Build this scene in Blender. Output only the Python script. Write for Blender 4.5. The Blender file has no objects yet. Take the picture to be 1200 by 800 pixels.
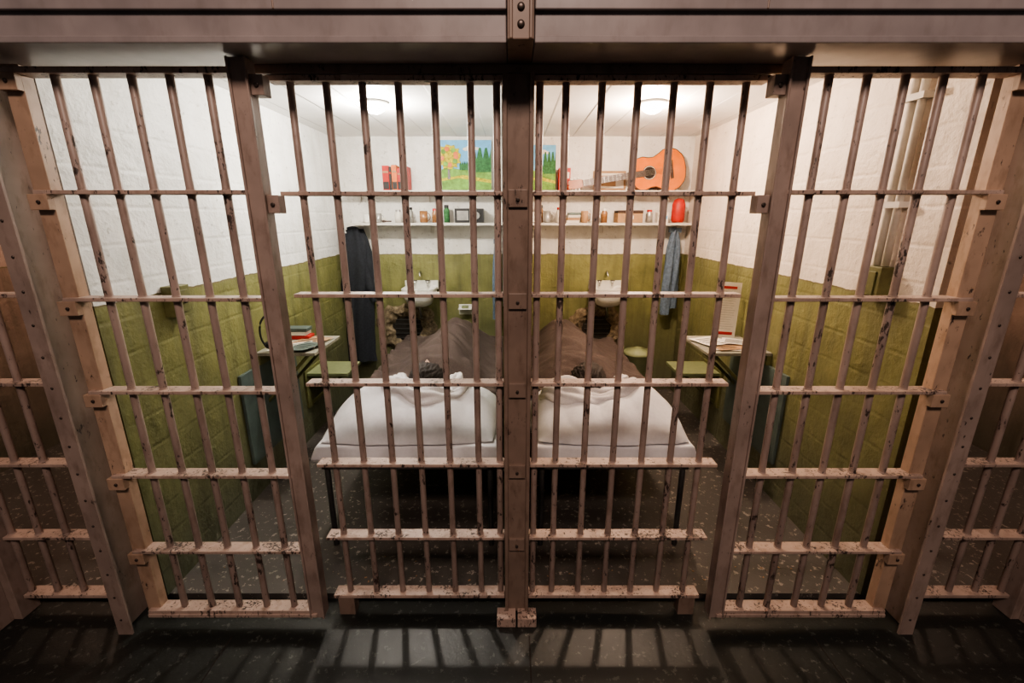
import bpy, bmesh, math, random
from mathutils import Vector, Matrix, noise
random.seed(7)
S=bpy.context.scene
R=math.radians

# ------------------------------------------------------------ materials
def newmat(name):
    m=bpy.data.materials.new(name); m.use_nodes=True
    nt=m.node_tree; b=nt.nodes['Principled BSDF']
    return m,nt,b
def N(nt,t,**k):
    n=nt.nodes.new(t)
    for a,v in k.items(): setattr(n,a,v)
    return n
def c4(c): return (c[0],c[1],c[2],1)
def coord(nt): return N(nt,'ShaderNodeTexCoord').outputs['Object']
def noise_n(nt,co,scale,detail=4,rough=.6):
    n=N(nt,'ShaderNodeTexNoise'); n.inputs['Scale'].default_value=scale
    n.inputs['Detail'].default_value=detail; n.inputs['Roughness'].default_value=rough
    nt.links.new(co,n.inputs['Vector']); return n.outputs['Fac']
def ramp(nt,fac,a,b,ca=(0,0,0),cb=(1,1,1)):
    r=N(nt,'ShaderNodeValToRGB'); e=r.color_ramp.elements
    e[0].position=a; e[1].position=b; e[0].color=c4(ca); e[1].color=c4(cb)
    nt.links.new(fac,r.inputs['Fac']); return r.outputs['Color']
def mix(nt,f,a,b,mode='MIX'):
    m=N(nt,'ShaderNodeMixRGB',blend_type=mode)
    for i,v in ((0,f),(1,a),(2,b)):
        if isinstance(v,(int,float)): m.inputs[i].default_value=v
        elif isinstance(v,tuple): m.inputs[i].default_value=c4(v)
        else: nt.links.new(v,m.inputs[i])
    return m.outputs[0]
def bump(nt,b,h,strength,dist=.01):
    n=N(nt,'ShaderNodeBump'); n.inputs['Strength'].default_value=strength
    n.inputs['Distance'].default_value=dist
    nt.links.new(h,n.inputs['Height']); nt.links.new(n.outputs[0],b.inputs['Normal'])
def simple(name,col,rough=.6,metal=0,var=.15,scale=30,bmp=0,emit=0):
    m,nt,b=newmat(name); co=coord(nt)
    f=noise_n(nt,co,scale)
    dark=tuple(c*(1-var) for c in col); lite=tuple(min(1,c*(1+var)) for c in col)
    nt.links.new(ramp(nt,f,.3,.7,dark,lite),b.inputs['Base Color'])
    b.inputs['Roughness'].default_value=rough; b.inputs['Metallic'].default_value=metal
    if bmp: bump(nt,b,f,bmp,.004)
    if emit:
        b.inputs['Emission Color'].default_value=c4(col); b.inputs['Emission Strength'].default_value=emit
    return m
def chipped(name,col,chip=(.05,.034,.028),lo=.60,hi=.64,rough=.42,scale=80,stain=.6):
    m,nt,b=newmat(name); co=coord(nt)
    mp=N(nt,'ShaderNodeMapping'); mp.inputs['Scale'].default_value=(1,1,.4)
    nt.links.new(co,mp.inputs['Vector'])
    big=noise_n(nt,co,5,3)
    base=ramp(nt,big,.3,.7,tuple(c*.78 for c in col),tuple(c*1.14 for c in col))
    f=noise_n(nt,mp.outputs[0],scale,5,.65)
    f2=noise_n(nt,co,9,2)
    s=mix(nt,.35,f,f2)
    cm=ramp(nt,s,lo-.03,hi-.03)
    st=noise_n(nt,mp.outputs[0],26,5)
    base=mix(nt,mix(nt,stain,(0,0,0),ramp(nt,st,.50,.72)),base,tuple(c*.5 for c in (col[0],col[1]*.88,col[2]*.78)))
    c=mix(nt,cm,base,chip)
    nt.links.new(c,b.inputs['Base Color'])
    b.inputs['Roughness'].default_value=rough
    inv=N(nt,'ShaderNodeInvert'); nt.links.new(cm,inv.inputs['Color'])
    bump(nt,b,inv.outputs[0],.4,.0015)
    return m
def wallmat(name,axis,white,green,split=1.37,blocks=True):
    m,nt,b=newmat(name); co=coord(nt)
    sp=N(nt,'ShaderNodeSeparateXYZ'); nt.links.new(co,sp.inputs[0])
    cb=N(nt,'ShaderNodeCombineXYZ')
    nt.links.new(sp.outputs['Y' if axis=='Y' else 'X'],cb.inputs['X']); nt.links.new(sp.outputs['Z'],cb.inputs['Y'])
    br=N(nt,'ShaderNodeTexBrick'); br.inputs['Scale'].default_value=1
    br.inputs['Brick Width'].default_value=3.1; br.inputs['Row Height'].default_value=.145
    br.inputs['Mortar Size'].default_value=.014; br.inputs['Mortar Smooth'].default_value=1
    br.inputs['Color1'].default_value=(1,1,1,1); br.inputs['Color2'].default_value=(.75,.75,.75,1); br.inputs['Mortar'].default_value=(.35,.35,.35,1)
    nt.links.new(cb.outputs[0],br.inputs['Vector'])
    n1=noise_n(nt,co,6,5,.55); n2=noise_n(nt,co,34,5); n3=noise_n(nt,co,1.7,4)
    ed=N(nt,'ShaderNodeMath',operation='MULTIPLY_ADD'); nt.links.new(noise_n(nt,co,14,2),ed.inputs[0]); ed.inputs[1].default_value=.02
    nt.links.new(sp.outputs['Z'],ed.inputs[2])
    th=N(nt,'ShaderNodeMath',operation='GREATER_THAN'); nt.links.new(ed.outputs[0],th.inputs[0]); th.inputs[1].default_value=split+.01
    gr=ramp(nt,mix(nt,.5,n1,n3),.35,.65,tuple(c*.68 for c in green),tuple(c*1.15 for c in green))
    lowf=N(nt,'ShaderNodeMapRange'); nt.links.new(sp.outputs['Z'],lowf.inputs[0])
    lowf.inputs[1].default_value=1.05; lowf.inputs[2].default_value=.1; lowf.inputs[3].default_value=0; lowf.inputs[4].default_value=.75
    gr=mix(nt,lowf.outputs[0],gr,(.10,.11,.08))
    mp=N(nt,'ShaderNodeMapping'); mp.inputs['Scale'].default_value=(9,9,.7); nt.links.new(co,mp.inputs['Vector'])
    sk=ramp(nt,noise_n(nt,mp.outputs[0],1.6,4),.48,.72)
    gr=mix(nt,mix(nt,.5,(0,0,0),sk),gr,(.07,.065,.035))
    wh=ramp(nt,n1,.3,.7,tuple(c*.82 for c in white),white)
    wh=mix(nt,mix(nt,.16,(0,0,0),sk),wh,(.42,.36,.26))
    dirt=ramp(nt,n2,.62,.76)
    col=mix(nt,th.outputs[0],gr,wh)
    col=mix(nt,mix(nt,.6,(0,0,0),dirt),col,(.12,.10,.06))
    # worn line where the two paints meet
    ln=N(nt,'ShaderNodeMath',operation='SUBTRACT'); nt.links.new(ed.outputs[0],ln.inputs[0]); ln.inputs[1].default_value=split+.01
    la=N(nt,'ShaderNodeMath',operation='ABSOLUTE'); nt.links.new(ln.outputs[0],la.inputs[0])
    lw=N(nt,'ShaderNodeMath',operation='LESS_THAN'); nt.links.new(la.outputs[0],lw.inputs[0]); lw.inputs[1].default_value=.004
    col=mix(nt,lw.outputs[0],col,(.16,.14,.07))
    nt.links.new(col,b.inputs['Base Color'])
    b.inputs['Roughness'].default_value=.5
    h=mix(nt,.14 if blocks else .02,mix(nt,.22,n1,n2),br.outputs['Color'])
    bump(nt,b,h,.65,.03)
    return m
def boards(name,col):
    m,nt,b=newmat(name); co=coord(nt)
    w=N(nt,'ShaderNodeTexWave',wave_type='BANDS',bands_direction='X',wave_profile='SAW'); w.inputs['Scale'].default_value=1.25
    nt.links.new(co,w.inputs['Vector'])
    g=ramp(nt,w.outputs['Fac'],.0,.05)
    n1=noise_n(nt,co,4,4)
    c=mix(nt,g,(col[0]*.6,col[1]*.6,col[2]*.6),ramp(nt,n1,.3,.7,tuple(x*.88 for x in col),col))
    nt.links.new(c,b.inputs['Base Color']); b.inputs['Roughness'].default_value=.5
    bump(nt,b,g,.5,.01); return m
def concrete(name,a,bb,rough=(.25,.6)):
    m,nt,b=newmat(name); co=coord(nt)
    n1=noise_n(nt,co,2.3,6,.65); n2=noise_n(nt,co,30,6,.7)
    c=ramp(nt,n1,.3,.7,a,bb)
    c=mix(nt,ramp(nt,n2,.62,.72),c,tuple(x*1.5 for x in bb))
    c=mix(nt,ramp(nt,n2,.40,.28),c,tuple(x*.4 for x in a))
    nt.links.new(c,b.inputs['Base Color'])
    r=N(nt,'ShaderNodeMapRange'); nt.links.new(n1,r.inputs[0]); r.inputs[3].default_value=rough[0]; r.inputs[4].default_value=rough[1]
    nt.links.new(r.outputs[0],b.inputs['Roughness'])
    bump(nt,b,n2,.3,.004); return m

M={}
M['bar']=chipped('bar_paint',(.33,.25,.215),lo=.60,hi=.64)
M['rail']=chipped('rail_paint',(.43,.32,.265),lo=.575,hi=.625,scale=95)
M['post']=chipped('post_paint',(.32,.245,.21),lo=.64,hi=.68)
M['post_d']=chipped('post_dark_paint',(.23,.165,.13),lo=.63,hi=.68)
M['stile']=chipped('stile_paint',(.43,.295,.21),lo=.63,hi=.68)
M['beam']=chipped('beam_paint',(.28,.245,.24),lo=.73,hi=.77,rough=.3,scale=18,stain=.25)
M['bolt']=simple('bolt_metal',(.10,.08,.07),.4,.7)
M['white']=simple('white_enamel',(.78,.77,.72),.2,0,.05)
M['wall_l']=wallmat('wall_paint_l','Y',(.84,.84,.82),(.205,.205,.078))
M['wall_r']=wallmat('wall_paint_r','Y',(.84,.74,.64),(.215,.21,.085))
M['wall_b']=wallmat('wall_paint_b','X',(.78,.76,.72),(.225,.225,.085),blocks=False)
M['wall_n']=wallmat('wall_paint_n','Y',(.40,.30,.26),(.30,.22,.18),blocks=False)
M['ceil']=boards('ceiling_boards',(.80,.79,.77))
M['floor']=concrete('corridor_concrete',(.038,.042,.037),(.092,.096,.084),(.28,.55))
M['cfloor']=concrete('cell_concrete',(.22,.20,.18),(.40,.36,.31),(.25,.5))
M['sheet']=simple('sheet_cotton',(.68,.68,.71),.85,0,.04,60,.15)
M['towel']=simple('towel_cotton',(.68,.66,.67),.95,0,.06,160,.5)
M['mattress']=simple('mattress_ticking',(.55,.55,.55),.85,0,.1,60,.15)
M['blanket']=simple('blanket_wool',(.062,.044,.038),.95,0,.28,90,.5)
M['steel']=simple('bed_steel',(.10,.10,.10),.4,.6)
M['hair']=simple('hair',(.022,.016,.013),.7,0,.5,150,.8)
M['skin']=simple('dummy_skin',(.50,.34,.26),.55,0,.08,30,.1)
M['guitar']=simple('guitar_spruce',(.60,.15,.010),.22,0,.15,8)
M['guitar_side']=simple('guitar_side_wood',(.22,.06,.02),.25,0,.2,8)
M['wood_d']=simple('dark_wood',(.045,.022,.015),.4,0,.2,30)
M['neck']=simple('neck_wood',(.30,.10,.04),.4)
M['black']=simple('black_plastic',(.015,.015,.016),.5)
M['red']=simple('red_print',(.42,.022,.016),.5)
M['orange']=simple('orange_print',(.60,.15,.03),.5)
M['blue']=simple('painted_sky',(.16,.42,.68),.7,0,.15,20)
M['field']=simple('painted_field',(.15,.30,.05),.7,0,.45,25)
M['foli']=simple('painted_foliage',(.45,.38,.03),.8,0,.6,60)
M['dgreen']=simple('painted_dark_trees',(.04,.14,.05),.8,0,.5,50)
M['card']=simple('cardboard',(.36,.22,.12),.8)
M['paper']=simple('paper',(.70,.66,.59),.8,0,.04)
M['denim']=simple('denim',(.12,.17,.24),.9,0,.3,40,.4)
M['coat']=simple('coat_wool',(.02,.023,.03),.95,0,.3,60,.4)
M['shelf']=simple('shelf_paint',(.60,.57,.52),.5,0,.08)
M['greenp']=simple('green_paint',(.13,.13,.05),.5,0,.2)
M['greenl']=simple('pale_green_paint',(.22,.25,.13),.5,0,.1)
M['tabletop']=simple('worn_tabletop',(.26,.25,.20),.5,0,.25)
M['teal']=simple('teal_board',(.085,.115,.105),.5,0,.3,5)
M['glass']=simple('amber_jar',(.25,.12,.05),.2)
M['tin']=simple('tin',(.40,.39,.37),.35,.6)
M['chrome']=simple('chrome',(.6,.6,.6),.15,1)
M['rubble']=simple('rubble',(.18,.14,.09),.9,0,.7,35,1.0)
M['hole']=simple('hole_dark',(.02,.016,.012),.95,0,.4)
M['bulb']=simple('lit_bulb',(1,.95,.86),.4,0,0,1,0,60)
M['bulbw']=simple('lit_bulb_warm',(1,.88,.74),.4,0,0,1,0,60)
M['ink']=simple('ink',(.05,.05,.05),.8)

# ------------------------------------------------------------ mesh builder
class MB:
    def __init__(s): s.bm=bmesh.new(); s.mats=[]
    def mi(s,m):
        if m not in s.mats: s.mats.append(m)
        return s.mats.index(m)
    def _fin(s,verts,m,smooth=False):
        i=s.mi(m); fs=set()
        for v in verts: fs.update(v.link_faces)
        for f in fs: f.material_index=i; f.smooth=smooth
    def box(s,x0,x1,y0,y1,z0,z1,m,mat=None):
        r=bmesh.ops.create_cube(s.bm,size=1)['verts']
        T=Matrix.Translation(((x0+x1)/2,(y0+y1)/2,(z0+z1)/2))@Matrix.Diagonal((abs(x1-x0),abs(y1-y0),abs(z1-z0),1))
        if mat is not None: T=mat@T
        bmesh.ops.transform(s.bm,matrix=T,verts=r); s._fin(r,m)
    def cyl(s,a,b,r,m,seg=12,r2=None):
        a=Vector(a); b=Vector(b); d=b-a
        v=bmesh.ops.create_cone(s.bm,cap_ends=True,segments=seg,radius1=r,radius2=r if r2 is None else r2,depth=d.length)['verts']
        T=Matrix.Translation((a+b)/2)@d.to_track_quat('Z','Y').to_matrix().to_4x4()
        bmesh.ops.transform(s.bm,matrix=T,verts=v); s._fin(v,m,True)
        for f in {f for x in v for f in x.link_faces}:
            if len(f.verts)>4: f.smooth=False
    def sph(s,c,r,m,sc=(1,1,1),u=16,v=10):
        vs=bmesh.ops.create_uvsphere(s.bm,u_segments=u,v_segments=v,radius=r)['verts']
        bmesh.ops.transform(s.bm,matrix=Matrix.Translation(c)@Matrix.Diagonal((*sc,1)),verts=vs); s._fin(vs,m,True)
    def surf(s,nu,nv,fn,m,cu=False,cv=False,smooth=True):
        g=[[s.bm.verts.new(fn(i/(nu if cu else nu-1),j/(nv if cv else nv-1))) for j in range(nv)] for i in range(nu)]
        k=s.mi(m)
        for i in range(nu if cu else nu-1):
            for j in range(nv if cv else nv-1):
                f=s.bm.faces.new((g[i][j],g[(i+1)%nu][j],g[(i+1)%nu][(j+1)%nv],g[i][(j+1)%nv])); f.material_index=k; f.smooth=smooth
        return g
    def tube(s,pts,r,m,seg=8,closed=False,rf=None):
        P=[Vector(p) for p in pts]; n=len(P)
        fr=[]
        for i,p in enumerate(P):
            if closed: t=P[(i+1)%n]-P[i-1]
            else: t=P[min(i+1,n-1)]-P[max(i-1,0)]
            t.normalize(); up=Vector((0,0,1)) if abs(t.z)<.95 else Vector((1,0,0))
            a=t.cross(up).normalized(); fr.append((p,a,t.cross(a).normalized()))
        def fn(u,v):
            i=round(u*(n if closed else n-1))%n if closed else round(u*(n-1))
            p,a,b=fr[i]; rr=r[i] if isinstance(r,(list,tuple)) else r
            if rf: rr*=rf(u,v)
            return p+a*rr*math.cos(2*math.pi*v)+b*rr*math.sin(2*math.pi*v)
        s.surf(n,seg,fn,m,cu=closed,cv=True)
    def lathe(s,c,prof,m,seg=20,sy=1):
        c=Vector(c); n=len(prof)
        s.surf(n,seg,lambda u,v:c+Vector((prof[round(u*(n-1))][0]*math.cos(2*math.pi*v),sy*prof[round(u*(n-1))][0]*math.sin(2*math.pi*v),prof[round(u*(n-1))][1])),m,cv=True)
    def poly(s,pts,thick,m,T=None,ms=None):
        T=T or Matrix.Identity(4)
        a=[s.bm.verts.new(T@Vector((p[0],0,p[1]))) for p in pts]; b=[s.bm.verts.new(T@Vector((p[0],thick,p[1]))) for p in pts]
        k=s.mi(m); ks=s.mi(ms or m)
        f=s.bm.faces.new(a); f.material_index=k
        f=s.bm.faces.new(list(reversed(b))); f.material_index=ks
        for i in range(len(pts)):
            j=(i+1)%len(pts); f=s.bm.faces.new((a[i],b[i],b[j],a[j])); f.material_index=ks
    def out(s,name,bev=0,recalc=True,thick=0):
        if recalc: bmesh.ops.recalc_face_normals(s.bm,faces=s.bm.faces[:])
        me=bpy.data.meshes.new(name); s.bm.to_mesh(me); s.bm.free()
        for m in s.mats: me.materials.append(m)
        o=bpy.data.objects.new(name,me); S.collection.objects.link(o)
        if thick:
            q=o.modifiers.new('solid','SOLIDIFY'); q.thickness=thick; q.offset=0
        if bev:
            q=o.modifiers.new('bevel','BEVEL'); q.width=bev; q.segments=2; q.limit_method='ANGLE'; q.angle_limit=R(50)
        return o
def nz(x,y,z=0,s=1): return noise.noise(Vector((x*s,y*s,z*s)))

# ------------------------------------------------------------ room shell
XL,XR,YB,ZC=-1.60,1.58,2.60,2.38
def slab(name,*a,**k):
    b=MB(); b.box(*a); return b.out(name)
slab('floor',-5,5,-5,4,-.1,0,M['floor'])
slab('floor_cell',-4.5,4.5,.06,2.75,0.0,.03,M['cfloor'])
slab('wall_left',XL-.15,XL,.05,YB,.03,ZC,M['wall_l'])
slab('wall_right',XR,XR+.15,.05,YB,.03,ZC,M['wall_r'])
slab('wall_back',-4.5,4.5,YB,YB+.15,.03,ZC,M['wall_b'])
slab('wall_center',-.055,.055,.06,YB,.03,ZC,M['wall_l'])
slab('ceiling',-4.5,4.5,.0,YB+.15,ZC,ZC+.12,M['ceil'])
slab('wall_front',-4.5,4.5,.05,.11,2.165,ZC,M['wall_b'])
slab('wall_outer_left',-3.6,-3.5,.05,YB,.03,ZC,M['wall_n'])
slab('wall_outer_right',3.5,3.6,.05,YB,.03,ZC,M['wall_n'])
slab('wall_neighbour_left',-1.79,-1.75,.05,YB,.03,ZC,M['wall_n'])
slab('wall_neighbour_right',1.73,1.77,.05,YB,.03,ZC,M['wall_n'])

# ------------------------------------------------------------ beams above the doors
def beam(x0,x1):
    b=MB()
    b.box(x0,x1,-.20,.05,2.163,2.60,M['beam'])
    b.box(x0,x1,-.212,-.20,2.16,2.178,M['beam'])
    b.box(x0,x1,-.215,-.20,2.238,2.60,M['beam'])
    for k in range(3):
        xx=x0+(x1-x0)*(.14+.36*k)
        b.box(xx-.003,xx+.003,-.217,-.2,2.238,2.6,M['post_d'])
    return b.out('steel_beam',.003)
beam(-4.5,-.035); beam(.042,4.5)
b=MB(); b.box(-.033,.040,-.225,.05,2.164,2.6,M['post_d'])
for z in (2.20,2.24): b.sph((.004,-.227,z),.010,M['bolt'],(1,.5,1))
b.box(-.028,-.018,-.232,-.22,2.164,2.6,M['post_d']); b.box(.026,.036,-.232,-.22,2.164,2.6,M['post_d'])
b.out('hanger_column',.003)

# ------------------------------------------------------------ bars
H=1.70
RZ=[H+v for v in (-1.60,-1.30,-.955,-.61,-.27,.078,.425)]
def rail(b,x0,x1,y,z,m,w=.052,t=.013): b.box(x0,x1,y-w/2,y+w/2,z-t/2,z+t/2,m)
def panel(name,x0,x1,y,xs,zo=0,r=.0125,feet=()):
    b=MB()
    for i,z in enumerate(RZ):
        rail(b,x0,x1,y,z+zo,M['rail'],.056,.016 if i in (0,6) else .013)
    for x in xs:
        b.cyl((x,y,RZ[0]+zo),(x,y,RZ[6]+zo+.008),r,M['bar'],14)
        for z in RZ[1:6]:
            b.cyl((x,y,z+zo-.010),(x,y,z+zo+.010),r+.0025,M['bar'],10)
    for fx in feet: b.box(fx-.035,fx+.035,y-.025,y+.025,0,RZ[0]+zo-.006,M['post_d'])
    return b.out(name,.0015)
panel('barred_panel',-.80,-.052,0,[-.735+.116*k for k in range(6)]+[-.070],feet=(-.75,))
panel('barred_panel',.052,.80,0,[.155+.116*k for k in range(6)]+[.070],feet=(.75,))
YD=-.08
b=MB(); b.box(-.87,.87,-.03,.045,2.136,2.163,M['post_d']); b.out('door_header',.003)

def door(name,sg):
    b=MB()
    xa,xb=-1.53*sg,-.86*sg
    x0,x1=min(xa,xb),max(xa,xb)
    for i,z in enumerate(RZ):
        rail(b,x0-.02 if sg>0 else x0+.0,x1+(.02 if sg<0 else 0),YD,z,M['rail'],.058,.018 if i in(0,6) else .013)
    for k in range(5):
        x=sg*(-1.413+.1165*k)
        b.cyl((x,YD,RZ[0]),(x,YD,RZ[6]+.01),.0125,M['bar'],14)
        for z in RZ[1:6]: b.cyl((x,YD,z-.010),(x,YD,z+.010),.015,M['bar'],10)
    so=-1.535*sg
    b.box(so-.028,so+.028,YD-.012,YD+.028,RZ[0]-.01,RZ[6]+.02,M['stile'])
    for z in RZ[1:7]:
        b.box(so-.034,so+.028,YD-.032,YD-.010,z-.055,z-.006,M['stile'])
        b.cyl((so,YD-.037,z-.03),(so,YD-.03,z-.03),.006,M['bolt'],8)
    b.box(x0-.02,x1+.02,YD-.034,YD+.034,RZ[0]-.022,RZ[0]-.006,M['rail'])
    si=-.84*sg
    b.box(si-.026,si+.026,YD-.026,YD+.026,RZ[0]-.03,RZ[6]+.035,M['post'])
    b.box(si-.030,si-.022,YD-.034,YD-.024,RZ[0]-.03,RZ[6]+.035,M['post'])
    b.box(si+.022,si+.030,YD-.034,YD-.024,RZ[0]-.03,RZ[6]+.035,M['post'])
    for z in (RZ[6],RZ[5]):
        xx=si+.045*sg
        b.box(xx-.020,xx+.020,YD-.015,YD+.030,z-.065,z-.008,M['post'])
        b.cyl((xx,YD-.020,z-.038),(xx,YD-.013,z-.038),.007,M['bolt'],8)
    return b.out(name,.002)
door('barred_door',1); door('barred_door',-1)

def frame_post(x):
    b=MB()
    b.box(x-.030,x+.030,-.125,-.115,0.0,2.16,M['post'])
    b.box(x-.030 if x<0 else x+.018,x-.018 if x<0 else x+.030,-.115,.045,0.0,2.16,M['post'])
    z=.08
    while z<2.1:
        b.sph((x,-.126,z),.005,M['bolt'],(1,.6,1),8,6); z+=.115
    return b.out('riveted_frame_post',.002)
frame_post(-1.655); frame_post(1.645)

b=MB()
b.box(-.046,.046,-.035,.055,.03,2.135,M['post_d'])
b.box(-.050,-.036,-.050,.0,.03,2.135,M['post_d']); b.box(.036,.050,-.050,.0,.03,2.135,M['post_d'])
for z in RZ[1:6]:
    b.box(-.032,.032,-.046,-.03,z-.045,z+.012,M['post_d'])
    b.cyl((0,-.052,z-.02),(0,-.044,z-.02),.006,M['bolt'],8)
b.box(-.085,-.004,-.09,-.03,0,.045,M['rail']); b.box(.004,.085,-.09,-.03,0,.045,M['rail'])
b.out('centre_post',.002)

for sg in (-1,1):
    xs=[sg*(1.80+.116*k) for k in range(4)]
    panel('barred_panel',min(sg*1.73,sg*2.16),max(sg*1.73,sg*2.16),0,xs)
    b=MB(); b.box(sg*2.24-.035,sg*2.24+.035,-.11,-.05,0.0,2.16,M['post'])
    b.box(sg*2.19-.02,sg*2.19+.02,-.05,.03,0.0,2.16,M['post']); b.out('door_jamb_post',.002)
    xs=[sg*(2.34+.116*k) for k in range(6)]
    panel('barred_door',min(sg*2.28,sg*3.0),max(sg*2.28,sg*3.0),YD,xs)
    b=MB(); b.box(sg*3.05-.035,sg*3.05+.035,-.11,-.05,0.0,2.16,M['post']); b.out('door_jamb_post',.002)

# ------------------------------------------------------------ ceiling lamps
def lamp(x,mat,col,power):
    b=MB()
    b.lathe((x,1.4,0),[(0,ZC),(.085,ZC),(.085,ZC-.012),(.07,ZC-.018),(0,ZC-.018)],M['white'],28)
    b.sph((x,1.4,ZC-.020),.066,mat,(1,1,.7),24,14)
    b.out('ceiling_lamp')
    l=bpy.data.lights.new('cell_light','POINT'); l.energy=power; l.color=col; l.shadow_soft_size=.04
    lo=bpy.data.objects.new('cell_light',l); lo.location=(x,1.4,ZC-.115); S.collection.objects.link(lo)
lamp(-.86,M['bulb'],(1,.92,.82),60)
lamp(.84,M['bulbw'],(1,.74,.55),66)

# ------------------------------------------------------------ beds
def clampdrape(s,a,b):
    if s<a: return a-min(.015,(a-s)*.3), (a-s)
    if s>b: return b+min(.015,(s-b)*.3), (s-b)
    return s,0
def bed(x0,x1,hx,seed,flip):
    yf,yb=.36,2.32; zt=.62; hy=.76
    b=MB()
    b.box(x0,x1,yf,yf+.035,zt-.13,zt-.095,M['steel']); b.box(x0,x1,yb-.035,yb,zt-.13,zt-.095,M['steel'])
    b.box(x0,x0+.035,yf,yb,zt-.13,zt-.095,M['steel']); b.box(x1-.035,x1,yf,yb,zt-.13,zt-.095,M['steel'])
    for yy in [yf+.2+k*.24 for k in range(8)]: b.box(x0,x1,yy-.012,yy+.012,zt-.115,zt-.105,M['steel'])
    for xx in (x0+.02,x1-.02):
        for yy in (yf+.02,yb-.02): b.cyl((xx,yy,.03),(xx,yy,zt-.1),.014,M['steel'])
    b.out('bed_frame',.002)
    b=MB(); b.box(x0+.01,x1-.01,yf+.01,yb-.01,zt-.095,zt-.012,M['mattress']); b.out('mattress',.02)
    ex=.075
    def fn(u,v):
        s=x0-ex+(x1-x0+2*ex)*u; t=yf-ex+(.80+ex)*v
        x,dx=clampdrape(s,x0-.01,x1+.01); y,dy=clampdrape(t,yf-.01,9)
        z=zt+.008*abs(nz(x,y,seed,7))-max(dx,dy)
        if dx or dy:
            k=.010*math.sin((x if dy else y)*26+4*nz(x,y,seed,5))
            x+= (k if dx else 0)*min(1,dx*10); y+=(k if dy else 0)*min(1,dy*10)
        return Vector((x,y,z))
    b=MB(); b.surf(90,90,fn,M['sheet']); b.out('bed_sheet',recalc=False,thick=.004)
    pc=((x0+x1)/2,yf+.32); pa=(x1-x0)/2+.02; pb=.34
    def ptop(x,y):
        u=(x-pc[0])/pa; v=(y-pc[1])/pb
        u=max(-1,min(1,u)); v=max(-1,min(1,v))
        bul=(1-abs(u)**2.6)**.65*(1-abs(v)**1.9)**.72
        d=math.hypot(x-hx,(y-hy)*.8)
        z=.185*bul*(1-.55*math.exp(-(d/.15)**2))
        ang=math.atan2(y-hy,x-hx)
        z+=bul*.014*math.sin(ang*9+3*nz(x,y,seed,3))*math.exp(-((d-.32)/.14)**2)
        z+=bul*.020*math.sin((x*flip*1.0+y*.55)*17+2.5*nz(x,y,seed,2.5))*max(0,nz(x,y,seed+7,2.2)+.45)
        z+=bul*.026*nz(x*1.3,y*1.3,seed,4)
        z+=bul*.016*(abs(nz(x*1.2+y*.5,y*.8-x*.3,seed+5,8))-.15)
        return z
    def pf(side):
        def f(u,v):
            U=math.sin((u-.5)*math.pi); V=math.sin((v-.5)*math.pi)
            x=pc[0]+pa*U*(1-.06*(V*V)); y=pc[1]+pb*V*(1-.12*U*U)+.015*nz(U*3,V*3,seed)
            z=ptop(pc[0]+pa*U,pc[1]+pb*V) if side else 0
            return Vector((x,y,zt+.014+max(z,.0)+(.018 if side else 0)*((1-U**8)*(1-V**8))))
        return f
    b=MB(); b.surf(150,120,pf(1),M['sheet']); b.surf(20,20,pf(0),M['sheet'])
    b.out('pillow',recalc=False)
    # two twisted coils of towel round the crown
    b=MB()
    n=90
    for rad0,h0,w0,a0,a1 in ((.155,.052,.044,-200,25),(.235,.030,.048,-170,-5)):
        pts=[]; rr=[]
        for k in range(n):
            a=R(a0)+R(a1-a0)*k/(n-1)
            if flip<0: a=math.pi-a
            rad=rad0+.020*math.sin(k*.09+seed+rad0*9)
            x=hx+rad*math.cos(a)*1.10; y=hy+.02+rad*math.sin(a)*.95
            x=min(max(x,x0+.02),x1-.02)
            pts.append((x,y,zt+h0+max(.06,ptop(x,y)))); rr.append(w0+.010*math.sin(k*.15+seed))
        rf=lambda u,v: (.86+.18*math.sin(2*math.pi*v*3+u*10+seed)+.08*math.sin(2*math.pi*v*6-u*22)+.14*nz(u*12,math.cos(2*math.pi*v)*2,seed,1))*min(1,.12+5*min(u,1-u))
        b.tube(pts,rr,M['towel'],64,rf=rf)
    b.out('rolled_towel')
    cx=hx
    def hb(x,y):
        t=(y-.95)/1.3
        wdt=.28-.08*max(0,min(1,t))
        hh=.20 if t<.5 else .20-.05*(t-.5)/.5
        hh*=.25+.75*min(1,max(0,(y-.88)/.22))
        if t>1: hh*=max(0,1-(t-1)*6)
        hmp=hh*math.exp(-abs((x-cx)/wdt)**2.6)
        hmp+=.05*math.exp(-((y-1.75)/.18)**2-((x-cx)/.16)**2)+.05*math.exp(-((y-2.15)/.1)**2-((x-cx)/.12)**2)
        w=.030*nz(x*1.2,y,seed+8,5)+.032*abs(nz(x+y*.7,y*.6,seed+2,9))+.014*math.sin((x*flip+y*.8)*22+4*nz(x,y,seed,3))*max(0,nz(x,y,seed+1,3)+.2)
        return hmp+w+.020
    xa,xb=x0-.020,x1+.020
    if flip>0: xb=min(xb,-.085)
    else: xa=max(xa,.085)
    ex2=.17
    def fb(u,v):
        s=xa-ex2+(xb-xa+2*ex2)*u; t=.92+.03*math.sin(u*9+seed)+(yb+.10-.92)*v
        x,dx=clampdrape(s,xa,xb); y,dy=clampdrape(t,-9,yb+.01)
        z=zt+hb(x,y)-dx-dy
        if dx: x+=.012*math.sin(y*15+3*nz(x,y,seed,3))*min(1,dx*8)
        return Vector((x,y,z))
    b=MB(); b.surf(90,130,fb,M['blanket']); b.out('wool_blanket',recalc=False,thick=.008)
    b=MB()
    c=Vector((hx,hy,zt+.195))
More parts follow.
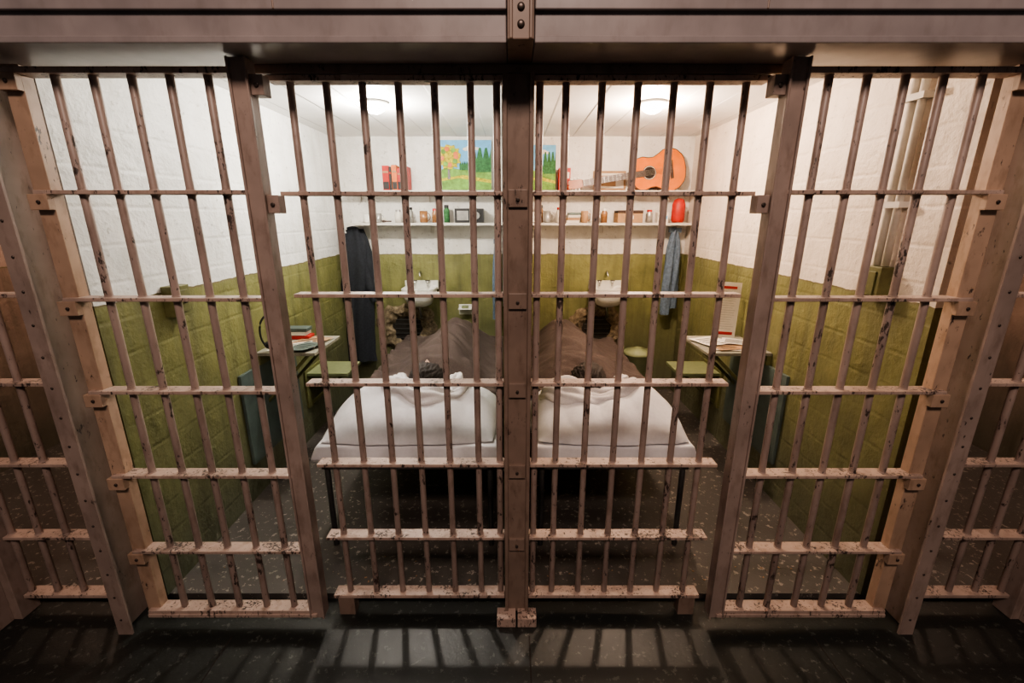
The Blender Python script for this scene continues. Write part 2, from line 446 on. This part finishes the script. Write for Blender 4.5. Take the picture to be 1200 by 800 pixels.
    def head(u,v):
        th=math.pi*u; ph=2*math.pi*v
        l=-math.cos(th); r=math.sin(th)
        X=r*math.cos(ph); Z=r*math.sin(ph)
        y=l*.115; x=X*.078*(1-.22*max(0,l)); z=Z*.095*(1-.12*max(0,l))
        if Z>0:
            z+=.026*math.exp(-((x)/.013)**2-((y-.025)/.020)**2)
            z-=.010*math.exp(-((abs(x)-.030)/.014)**2-((y+.0)/.012)**2)
            z+=.006*math.exp(-((abs(x)-.028)/.02)**2-((y+.018)/.008)**2)
            z+=.007*math.exp(-(x/.022)**2-((y-.058)/.006)**2)+.006*math.exp(-(x/.02)**2-((y-.071)/.006)**2)
            z+=.008*math.exp(-(x/.02)**2-((y-.098)/.012)**2)
        return c+Vector((x,y,z))
    b.surf(48,48,head,M['skin'],cv=True)
    for sgn in (-1,1):
        b.tube([c+Vector((sgn*(.078+.008*math.sin(a)),.005+.028*math.cos(a)*1,-.005+.016*math.sin(a))) for a in [k*math.pi*2/14 for k in range(14)]],.006,M['skin'],8,True)
        b.sph(c+Vector((sgn*.076,.005,-.005)),.016,M['skin'],(.35,1.4,1))
        b.box(c.x+sgn*.030-.012,c.x+sgn*.030+.012,c.y-.020,c.y-.014,c.z+.088,c.z+.092,M['hair'])
    def hair(u,v):
        th=math.pi*.60*u; ph=2*math.pi*v
        cut=.20*max(0,math.sin(ph))*u
        th2=th*(1-cut); l=-math.cos(th2); r=math.sin(th2)
        k=1.14+.09*nz(r*math.cos(ph)*3,l*3,seed+r*math.sin(ph)*3,3)+.012*math.sin(ph*31+6*l)*r
        return c+Vector((r*math.cos(ph)*.088*k,l*.116*k,r*math.sin(ph)*.099*k))
    b.surf(24,120,hair,M['hair'],cv=True)
    b.tube([c+Vector((0,.08,-.02)),c+Vector((0,.14,-.06)),c+Vector((0,.20,-.10))],[.05,.05,.05],M['skin'],14)
    b.out('dummy_head',recalc=True)
bed(-.97,-.11,-.50,1.3,1)
bed(.11,.86,.41,5.1,-1)

# ------------------------------------------------------------ shelves + contents
def shelf(x0,x1,z,d=.20):
    b=MB(); b.box(x0,x1,YB-d,YB-.001,z-.022,z,M['shelf'])
    for k in range(3):
        x=x0+.08+(x1-x0-.16)*k/2
        b.box(x-.004,x+.004,YB-.02,YB-.001,z-.09,z-.022,M['shelf'])
        b.box(x-.004,x+.004,YB-.13,YB-.001,z-.032,z-.022,M['shelf'])
    return b.out('shelf_board',.002)
ZU,ZLo=1.925,1.655
shelf(-1.46,-.06,ZU); shelf(.06,1.56,ZU); shelf(-1.46,-.06,ZLo); shelf(.06,1.56,ZLo)
ZU+=.001; ZLo+=.001

def painting(x0,x1,z0,z1,y,tree=True):
    b=MB(); w=x1-x0; h=z1-z0
    T=Matrix.Translation((x0,y,z0))@Matrix.Rotation(R(-7),4,'X')
    b.poly([(0,0),(w,0),(w,h),(0,h)],.018,M['blue'],T,M['paper'])
    def lay(pts,m,k): b.poly([(p[0]*w,p[1]*h) for p in pts],.002,m,T@Matrix.Translation((0,-.0022*k,0)))
    lay([(0,0),(1,0),(1,.42),(.8,.46),(.5,.40),(.25,.45),(0,.40)],M['field'],1)
    lay([(.62,.36)]+[(.62+.38*i/10,.62+.26*abs(math.sin(i*2.1))) for i in range(11)]+[(1,.36)],M['dgreen'],2)
    lay([(0,.16),(.4,.24),(1,.14),(1,.20),(.5,.30),(0,.22)],M['foli'],2)
    for k in range(5):
        xx=.42+.04*k; lay([(xx,.40),(xx+.035,.40),(xx+.04,.50),(xx+.018,.58),(xx-.005,.5)],M['dgreen'],2.2+.1*k)
    for cx,cz,r in ((.55,.82,.07),(.63,.85,.09),(.73,.83,.06)):
        lay([(cx+r*math.cos(a),cz+r*.5*math.sin(a)) for a in [k*2*math.pi/14 for k in range(14)]],M['paper'],1+cx)
    if tree:
        lay([(.20,.22),(.25,.22),(.235,.5),(.29,.62),(.23,.58),(.17,.62),(.21,.5)],M['wood_d'],3)
        pts=[]
        for i in range(28):
            a=i*2*math.pi/28; r=1+.14*math.sin(i*2.7); pts.append((.23+.21*r*math.cos(a),.66+.24*r*math.sin(a)))
        lay(pts,M['foli'],4)
        for k in range(9):
            cx=.23+.13*math.cos(k*2.4); cz=.66+.16*math.sin(k*2.4)
            lay([(cx+.045*math.cos(a),cz+.05*math.sin(a)) for a in [j*2*math.pi/9 for j in range(9)]],M['field'] if k%2 else M['orange'],5+.1*k)
    b.box(0,w,-.001,.02,-.004,0,M['wood_d'],T)
    return b.out('landscape_painting')
painting(-.675,-.20,ZU+.006,ZU+.42,2.50)
painting(.08,.36,ZU+.006,ZU+.38,2.50,False)

b=MB()
x=-1.13
for w,h,m in ((.055,.20,'red'),(.02,.19,'black'),(.045,.205,'orange'),(.03,.18,'red'),(.018,.2,'black'),(.04,.195,'red')):
    b.box(x,x+w,2.44,2.57,ZU,ZU+h,M[m]); b.box(x+.003,x+w-.003,2.438,2.57,ZU+h*.7,ZU+h*.78,M['card'] if m!='black' else M['red'])
    b.box(x+.003,x+w-.003,2.438,2.57,ZU+.01,ZU+.07,M['black']); x+=w+.002
b.out('row_of_books',.002)
b=MB()
b.box(.385,.485,2.47,2.57,ZU,ZU+.185,M['red']); b.box(.40,.475,2.468,2.475,ZU+.10,ZU+.15,M['paper']); b.box(.39,.48,2.467,2.47,ZU+.02,ZU+.035,M['orange'])
b.out('red_tin_box',.004)
b=MB(); T=Matrix.Translation((.70,2.562,ZU+.003))@Matrix.Rotation(R(-8),4,'X')
b.box(0,.29,0,.012,0,.17,M['card'],T); b.box(.02,.27,-.003,0,.02,.15,M['paper'],T); b.box(.05,.2,-.005,-.002,.04,.13,M['card'],T); b.out('framed_card',.002)

def guitar():
    b=MB()
    def half(t):
        k=[(0,.0),(.02,.075),(.06,.115),(.15,.155),(.27,.178),(.38,.170),(.5,.138),(.58,.120),(.66,.122),(.77,.135),(.87,.130),(.94,.105),(.985,.06),(1,.02)]
        for (a,A),(c,C) in zip(k,k[1:]):
            if a<=t<=c: 
                f=(t-a)/(c-a); f=f*f*(3-2*f)*.4+f*.6; return A+(C-A)*f
        return 0
    L=.46
    n=44
    ts=[(1-math.cos(math.pi*i/n))/2 for i in range(n+1)]
    pts=[(-t*L,half(t)) for t in ts]+[(-t*L,-half(t)) for t in reversed(ts[1:-1])]
    T=Matrix.Translation((1.455,2.425,ZU+.186))@Matrix.Rotation(R(-6),4,'X')@Matrix.Rotation(R(-8.5),4,'Y')
    b.poly(pts,.095,M['guitar'],T,M['guitar_side'])
    ring=lambda r,k,m,cx=-.31,th=.001: b.poly([(cx+r*math.cos(a),r*math.sin(a)) for a in [i*2*math.pi/32 for i in range(32)]],th,m,T@Matrix.Translation((0,-.0012*k,0)))
    ring(.058,1,M['wood_d']); ring(.054,2,M['paper']); ring(.050,3,M['wood_d']); ring(.044,4,M['hole'])
    b.tube([T@Vector((p[0]*1.0,-.001,p[1])) for p in pts],.0035,M['wood_d'],6,True)
    b.box(-.135,-.11,-.010,0,-.075,.075,M['wood_d'],T)
    b.box(-.345,-.88,-.010,.0,-.026,.026,M['wood_d'],T)
    b.box(-.44,-.88,.0,.020,-.024,.024,M['neck'],T)
    b.poly([(-.87,-.026),(-.87,.026),(-.90,.036),(-1.0,.034),(-1.005,.01),(-.995,0),(-1.005,-.01),(-1.0,-.034),(-.90,-.036)],.016,M['neck'],T)
    for i in range(6):
        z=(i-2.5)*.0085
        b.cyl(T@Vector((-.12,-.013,z)),T@Vector((-.88,-.013,z*.8)),.0008,M['tin'],5)
    for i in range(13):
        xx=-.87+.52*(1-2**(-i/12))*1.6
        if xx<-.35: b.box(xx,xx+.002,-.0115,-.009,-.026,.026,M['tin'],T)
    for i in range(3):
        for s in (-1,1): b.sph(T@Vector((-.915-.03*i,.008,s*.046)),.009,M['white'],(1,1,1.3),8,6)
    b.out('acoustic_guitar')
guitar()

def cup(x,y,z,r,h,m,handle=True,name='mug'):
    b=MB(); b.lathe((x,y,z),[(0,0),(r*.85,0),(r,.01),(r,h),(r*.9,h),(r*.88,.01),(0,.01)],m,18)
    if handle: b.tube([(x+r*.95+.5*h*.5*math.sin(a),y,z+h*.5+h*.32*math.cos(a)) for a in [math.pi*k/8 for k in range(9)]],.004,m,6)
    b.out(name)
def jar(x,y,z,r,h,m,lid,name='jar'):
    b=MB(); b.lathe((x,y,z),[(0,0),(r,0),(r,h*.7),(r*.7,h*.82),(r*.7,h*.86)],m,18); b.lathe((x,y,z),[(r*.78,h*.84),(r*.78,h),(0,h)],lid,18); b.out(name)
for x,r,h,m in ((-1.30,.03,.07,'white'),(-1.2,.028,.08,'tin'),(-.80,.035,.10,'glass'),(.17,.035,.09,'white'),(.29,.03,.10,'tin'),(.62,.032,.10,'card'),(.70,.03,.11,'white')):
    cup(x,2.47,ZLo,r,h,M[m])
jar(-.92,2.46,ZLo,.032,.13,M['tin'],M['black']); jar(-.70,2.48,ZLo,.028,.12,M['glass'],M['red']); jar(.40,2.48,ZLo,.03,.13,M['paper'],M['red']); jar(.80,2.5,ZLo,.028,.12,M['glass'],M['white'])
jar(-1.03,2.5,ZLo,.03,.11,M['paper'],M['tin']); jar(-.60,2.5,ZLo,.026,.15,M['dgreen'],M['black'],'bottle'); jar(.235,2.52,ZLo,.024,.15,M['glass'],M['black'],'bottle'); jar(1.20,2.5,ZLo,.03,.11,M['tin'],M['red'])
b=MB(); b.box(1.27,1.36,2.46,2.55,ZLo,ZLo+.09,M['paper']); b.box(1.28,1.35,2.458,2.46,ZLo+.03,ZLo+.06,M['blue']); b.out('paper_carton',.003)
b=MB(); b.tube([(-1.16+.01*k,2.44,ZLo+.012) for k in range(9)],[.008,.011,.010,.008,.006,.006,.006,.006,.006],M['wood_d'],10)
for k in range(8): b.box(-1.158+.004*k,-1.156+.004*k,2.436,2.444,ZLo+.020,ZLo+.045,M['paper'])
b.out('shaving_brush')
b=MB(); b.box(-.52,-.27,2.42,2.56,ZLo,ZLo+.12,M['black']); b.box(-.50,-.40,2.415,2.42,ZLo+.02,ZLo+.10,M['tin']); b.cyl((-.33,2.41,ZLo+.06),(-.33,2.42,ZLo+.06),.03,M['tin']); b.out('table_radio',.006)
b=MB(); b.box(.90,1.12,2.41,2.56,ZLo,ZLo+.10,M['card']); b.box(.90,1.12,2.405,2.565,ZLo+.08,ZLo+.105,M['wood_d']); b.box(.98,1.04,2.402,2.41,ZLo+.03,ZLo+.06,M['paper']); b.out('cigar_box',.004)
b=MB()
for k in range(4): b.box(.46+.006*k,.57+.004*k,2.43,2.56,ZLo+.022*k,ZLo+.02+.022*k,M[('paper','card','paper','teal')[k]])
b.out('stack_of_notebooks',.002)

def cloth(name,cx,w,z0,z1,y,m,seed,legs=False,depth=.05):
    b=MB()
    def fn(u,v):
        a=2*math.pi*v; z=z1+(z0-z1)*u
        ww=w/2*(.45+.55*min(1,u*4))*(1+.10*math.sin(u*5+seed))
        k=1+.22*math.sin(a*5+seed+u*2)+.1*nz(math.cos(a),u*4,seed,2)
        return Vector((cx+ww*math.cos(a)*k+.02*math.sin(u*4+seed),y+depth*math.sin(a)*k,z))
    if legs:
        for s in (-1,1):
            def fl(u,v,s=s):
                a=2*math.pi*v; z=z1+(z0-z1)*u
                k=1+.12*math.sin(a*4+seed+u*9)+.12*nz(math.cos(a),u*6,seed+s,3)
                return Vector((cx+s*w*.2*min(1,.3+u*3)+w*.26*math.cos(a)*k*min(1,.5+u),y+depth*math.sin(a)*k+.01*s,z+.03*s*u))
            b.surf(40,28,fl,m,cv=True)
        b.box(cx-w*.3,cx+w*.3,y-depth*.8,y+depth*.8,z1-.03,z1+.01,m)
    else:
        b.surf(50,48,fn,m,cv=True)
        for s in (-1,1):
            b.tube([(cx+s*(w*.22+w*.30*t),y-.01,z1-.04-.62*t*1.0) for t in [k/8 for k in range(9)]],[.035+.012*math.sin(k*1.3) for k in range(9)],m,12)
        b.tube([(cx+.05*math.cos(a),y-.02,z1-.01+.02*math.sin(a)) for a in [k*math.pi*2/12 for k in range(12)]],.016,m,8,True)
    b.tube([(cx,YB-.001,z1+.01),(cx,y,z1+.002),(cx,y-.02,z1+.012)],.005,M['steel'],6)
    return b.out(name)
cloth('hanging_coat',-1.45,.25,.36,1.60,2.52,M['coat'],1.0)
cloth('hanging_jeans',1.45,.16,.85,1.60,2.52,M['denim'],2.0,True,.04)
cloth('hanging_towel',-.16,.09,.80,1.50,2.54,M['denim'],3.0,True,.03)
b=MB(); b.lathe((1.44,2.46,ZLo+.002),[(0,0),(.045,0),(.055,.02),(.055,.15),(.04,.19),(.02,.20),(0,.2)],M['red']); b.out('red_flask')

def sink(x):
    b=MB(); z=1.03; w=.155; d=.13
    cy=YB-.15
    def rr(f,zz,t):
        a=2*math.pi*t; cx_=math.copysign(abs(math.cos(a))**.55,math.cos(a)); sy_=math.copysign(abs(math.sin(a))**.55,math.sin(a))
        return Vector((x+w*f*cx_,cy+(d if sy_<0 else .145)*f*sy_,z+zz))
    prof=[(1.0,.05),(1.0,.025),(.97,0),(.86,-.04),(.66,-.10),(.3,-.125),(.0,-.125)]
    pin=[(1.0,.05),(.93,.055),(.85,.045),(.78,.0),(.6,-.07),(.25,-.095),(0,-.095)]
    b.surf(len(prof),36,lambda u,v:rr(*prof[round(u*6)],v),M['white'],cv=True)
    b.surf(len(pin),36,lambda u,v:rr(*pin[round(u*6)],v),M['white'],cv=True)
    b.box(x-w,x+w,YB-.035,YB-.001,z+.02,z+.10,M['white'])
    for s in (-1,1):
        b.cyl((x+s*.06,YB-.05,z+.05),(x+s*.06,YB-.05,z+.10),.009,M['chrome']); b.box(x+s*.06-.022,x+s*.06+.022,YB-.056,YB-.044,z+.098,z+.108,M['chrome'])
    b.tube([(x,YB-.01,z+.16),(x,YB-.06,z+.19),(x,YB-.10,z+.185),(x,YB-.11,z+.15)],.009,M['chrome'],8)
    b.tube([(x,cy,z-.12),(x,cy,z-.22),(x,cy+.06,z-.25),(x,YB-.002,z-.25)],.018,M['chrome'],10)
    return b.out('wall_sink',recalc=True)
sink(-.87); sink(.86)

def hole(x,seed):
    b=MB(); z=.66
    def fn(u,v):
        a=2*math.pi*v; r=.12+.13*u; k=1+.22*nz(math.cos(a)*2,math.sin(a)*2,seed,1)+.10*nz(math.cos(a)*6,math.sin(a)*6,seed,1)
        p=math.sin(math.pi*u)
        return Vector((x+r*k*1.15*math.cos(a),YB-.004-.035*p*(1+.8*nz(x+a*3,u*5,seed,2)),z+r*k*math.sin(a)))
    b.surf(12,64,fn,M['rubble'],cv=True)
    b.poly([(x+.135*math.cos(t)*1.15,z+.135*math.sin(t)) for t in [k*2*math.pi/20 for k in range(20)]],.004,M['hole'],Matrix.Translation((0,YB-.006,0)))
    for k in range(5): b.box(x-.12,x+.12,YB-.016,YB-.010,z-.09+.045*k-.004,z-.09+.045*k+.004,M['steel'])
    for k in range(26):
        rx=x+random.uniform(-.22,.22); rr=random.uniform(.015,.04)
        b.sph((rx,YB-.05-random.uniform(0,.10),.03+rr*.6),rr,M['rubble'],(1,1,.7),7,5)
    b.out('dug_vent_hole')
hole(-1.03,1); hole(.80,4)
def bin_(x,y,m):
    b=MB(); z0=.03
    b.lathe((x,y,z0),[(0,0),(.085,0),(.095,.02),(.105,.52),(.112,.53),(.112,.545),(.10,.545),(.095,.50),(.08,.02),(0,.02)],m,4*6)
    b.lathe((x,y,z0),[(.118,.535),(.115,.56),(.04,.575),(.03,.59),(0,.59)],m,24)
    b.out('waste_bin')
bin_(1.07,2.08,M['greenl'])
b=MB(); b.box(-.53,-.40,YB-.09,YB-.001,.86,.872,M['white']); b.box(-.53,-.40,YB-.01,YB-.001,.80,.90,M['white']); b.box(-.495,-.435,YB-.07,YB-.025,.873,.895,M['greenl']); b.out('soap_dish',.004)

def wall_table(sg,xw,reach):
    b=MB(); x0,x1=sorted((xw-sg*.002,xw-sg*reach)); z=.90
    b.box(x0,x1,1.0,1.42,z-.02,z,M['tabletop'])
    b.box(*sorted((xw-sg*.002,xw-sg*.03)),1.0,1.42,z-.08,z-.02,M['greenp'])
    for y in (1.05,1.37):
        b.cyl((xw-sg*.012,y,z-.34),(xw-sg*(reach-.06),y,z-.025),.011,M['greenp'])
    b.box(*sorted((xw-sg*.002,xw-sg*.02)),.80,1.46,.25,z-.08,M['teal'])
    return b.out('fold_down_table',.003)
wall_table(-1,XL,.37); wall_table(1,XR,.40)
def wall_seat(sg,xw):
    b=MB(); x0,x1=sorted((xw-sg*.002,xw-sg*.33)); z=.56
    b.box(x0,x1,1.58,1.88,z-.025,z,M['greenl'])
    b.box(*sorted((xw-sg*.002,xw-sg*.02)),1.56,1.90,z-.28,z+.02,M['greenp'])
    for y in (1.62,1.84): b.cyl((xw-sg*.012,y,z-.26),(xw-sg*.27,y,z-.03),.012,M['greenp'])
    return b.out('fold_down_seat',.003)
wall_seat(-1,XL); wall_seat(1,XR)

def papers(items,name):
    b=MB()
    for i,(x,y,a,w,h,m) in enumerate(items):
        T=Matrix.Translation((x,y,.901+.004*i))@Matrix.Rotation(R(a),4,'Z')
        b.surf(8,8,lambda u,v:T@Vector(((u-.5)*w,(v-.5)*h,.002+.020*(max(0,u-.6)**1.5)*(1 if i%2 else .3)+.01*max(0,.3-v))),M[m],smooth=True)
        for k in range(5): b.box(-w*.38,w*.2,-h*.35+k*h*.15,-h*.35+k*h*.15+.004,.003,.0045,M['ink'],T)
    return b.out(name,recalc=False)
papers([(-1.42,1.16,10,.28,.21,'paper'),(-1.36,1.26,-15,.20,.20,'card'),(-1.40,1.12,30,.21,.15,'paper'),(-1.33,1.10,-20,.15,.2,'teal')],'loose_papers')
papers([(1.40,1.14,-8,.30,.22,'paper'),(1.36,1.12,12,.2,.15,'card'),(1.30,1.24,20,.2,.20,'paper'),(1.46,1.2,-30,.2,.15,'paper')],'loose_papers')
b=MB()
for k,(w,m) in enumerate(((.17,'red'),(.15,'paper'),(.16,'teal'))):
    b.box(-1.57,-1.57+w,1.37-.06,1.40,.902+.026*k,.925+.026*k,M[m])
b.out('stack_of_books',.002)
b=MB()
b.tube([(-1.50+.045*math.cos(a),1.03+.03*math.cos(a),1.025+.105*math.sin(a)) for a in [k*2*math.pi/32 for k in range(32)]],.006,M['black'],8,True)
b.sph((-1.52,1.02,.945),.022,M['black'],(1,.6,1)); b.sph((-1.47,1.05,.945),.022,M['black'],(1,.6,1)); b.out('headphones')
b=MB(); T=Matrix.Translation((1.37,1.37,.906))@Matrix.Rotation(R(-6),4,'X')@Matrix.Rotation(R(4),4,'Y')
b.box(0,.15,0,.004,0,.38,M['paper'],T)
b.box(.03,.12,-.001,0,.335,.352,M['red'],T); b.box(.02,.13,-.001,0,.02,.04,M['red'],T)
for k in range(17): b.box(.018,.132-.03*random.random(),-.001,0,.06+.016*k,.0625+.016*k,M['tin'],T)
b.out('printed_notice')

b=MB(); b.box(XL+.001,XL+.06,.38,.48,1.26,1.40,M['greenp']); b.box(XL+.06,XL+.066,.40,.46,1.28,1.38,M['greenp']); b.cyl((XL+.066,.43,1.33),(XL+.075,.43,1.33),.012,M['black']); b.out('junction_box',.004)
b=MB(); b.box(XR-.06,XR-.001,.26,.36,1.36,1.50,M['greenp']); b.box(XR-.066,XR-.06,.28,.34,1.38,1.48,M['greenp']); b.out('junction_box',.004)
b=MB()
for y in (.29,.335): b.cyl((XR-.025,y,1.502),(XR-.025,y,ZC-.001),.014,M['shelf'])
for z in (1.75,2.15): b.box(XR-.045,XR-.001,.265,.36,z-.012,z+.012,M['shelf'])
b.out('conduit_pipes')

b=MB()
for k in range(60):
    x=random.uniform(-1.5,1.5); y=random.uniform(.12,.34)
    if abs(x)<.12: continue
    s=random.uniform(.002,.006); T=Matrix.Translation((x,y,.031))@Matrix.Rotation(random.random()*6,4,'Z')
    b.box(-s,s,-s*.6,s*.6,0,.0015,M['card' if k%2 else 'rail'],T)
b.out('paint_chips')
b=MB()
b.box(.05,.056,-5,-.13,.0,.0008,M['hole'])
for y in (-.75,-1.5): b.box(-5,5,y-.003,y+.003,0,.0008,M['hole'])
for x in (-1.2,1.25): b.box(x-.003,x+.003,-5,-.13,.0,.0008,M['hole'])
b.out('floor_joints')

# ------------------------------------------------------------ lights
def area(name,loc,target,sx,sy,p,col):
    l=bpy.data.lights.new(name,'AREA'); l.shape='RECTANGLE'; l.size=sx; l.size_y=sy; l.energy=p; l.color=col
    o=bpy.data.objects.new(name,l); o.location=loc; o.rotation_euler=(Vector(target)-Vector(loc)).to_track_quat('-Z','Y').to_euler(); S.collection.objects.link(o)
area('corridor_light',(0,-3.0,4.2),(0,0,.8),1.6,.6,112,(1,.77,.66))
for sg in (-1,1):
    l=bpy.data.lights.new('neighbour_light','POINT'); l.energy=26; l.color=(1,.70,.52); l.shadow_soft_size=.06
    o=bpy.data.objects.new('neighbour_light',l); o.location=(sg*2.6,1.3,2.2); S.collection.objects.link(o)
w=bpy.data.worlds.new('world'); S.world=w; w.use_nodes=True
w.node_tree.nodes['Background'].inputs[0].default_value=(.75,.66,.66,1); w.node_tree.nodes['Background'].inputs[1].default_value=.09

# ------------------------------------------------------------ camera
cd=bpy.data.cameras.new('camera'); cd.sensor_width=36; cd.lens=520/1200*36; cd.clip_start=.02
co=bpy.data.objects.new('camera',cd); co.location=(-.02,-1.6,1.70); co.rotation_euler=(R(90-15.6),0,0)
S.collection.objects.link(co); S.camera=co
try:
    S.view_settings.view_transform='AgX'; S.view_settings.look='AgX - Medium High Contrast'
    S.view_settings.exposure=.08
except Exception as e: print(e)
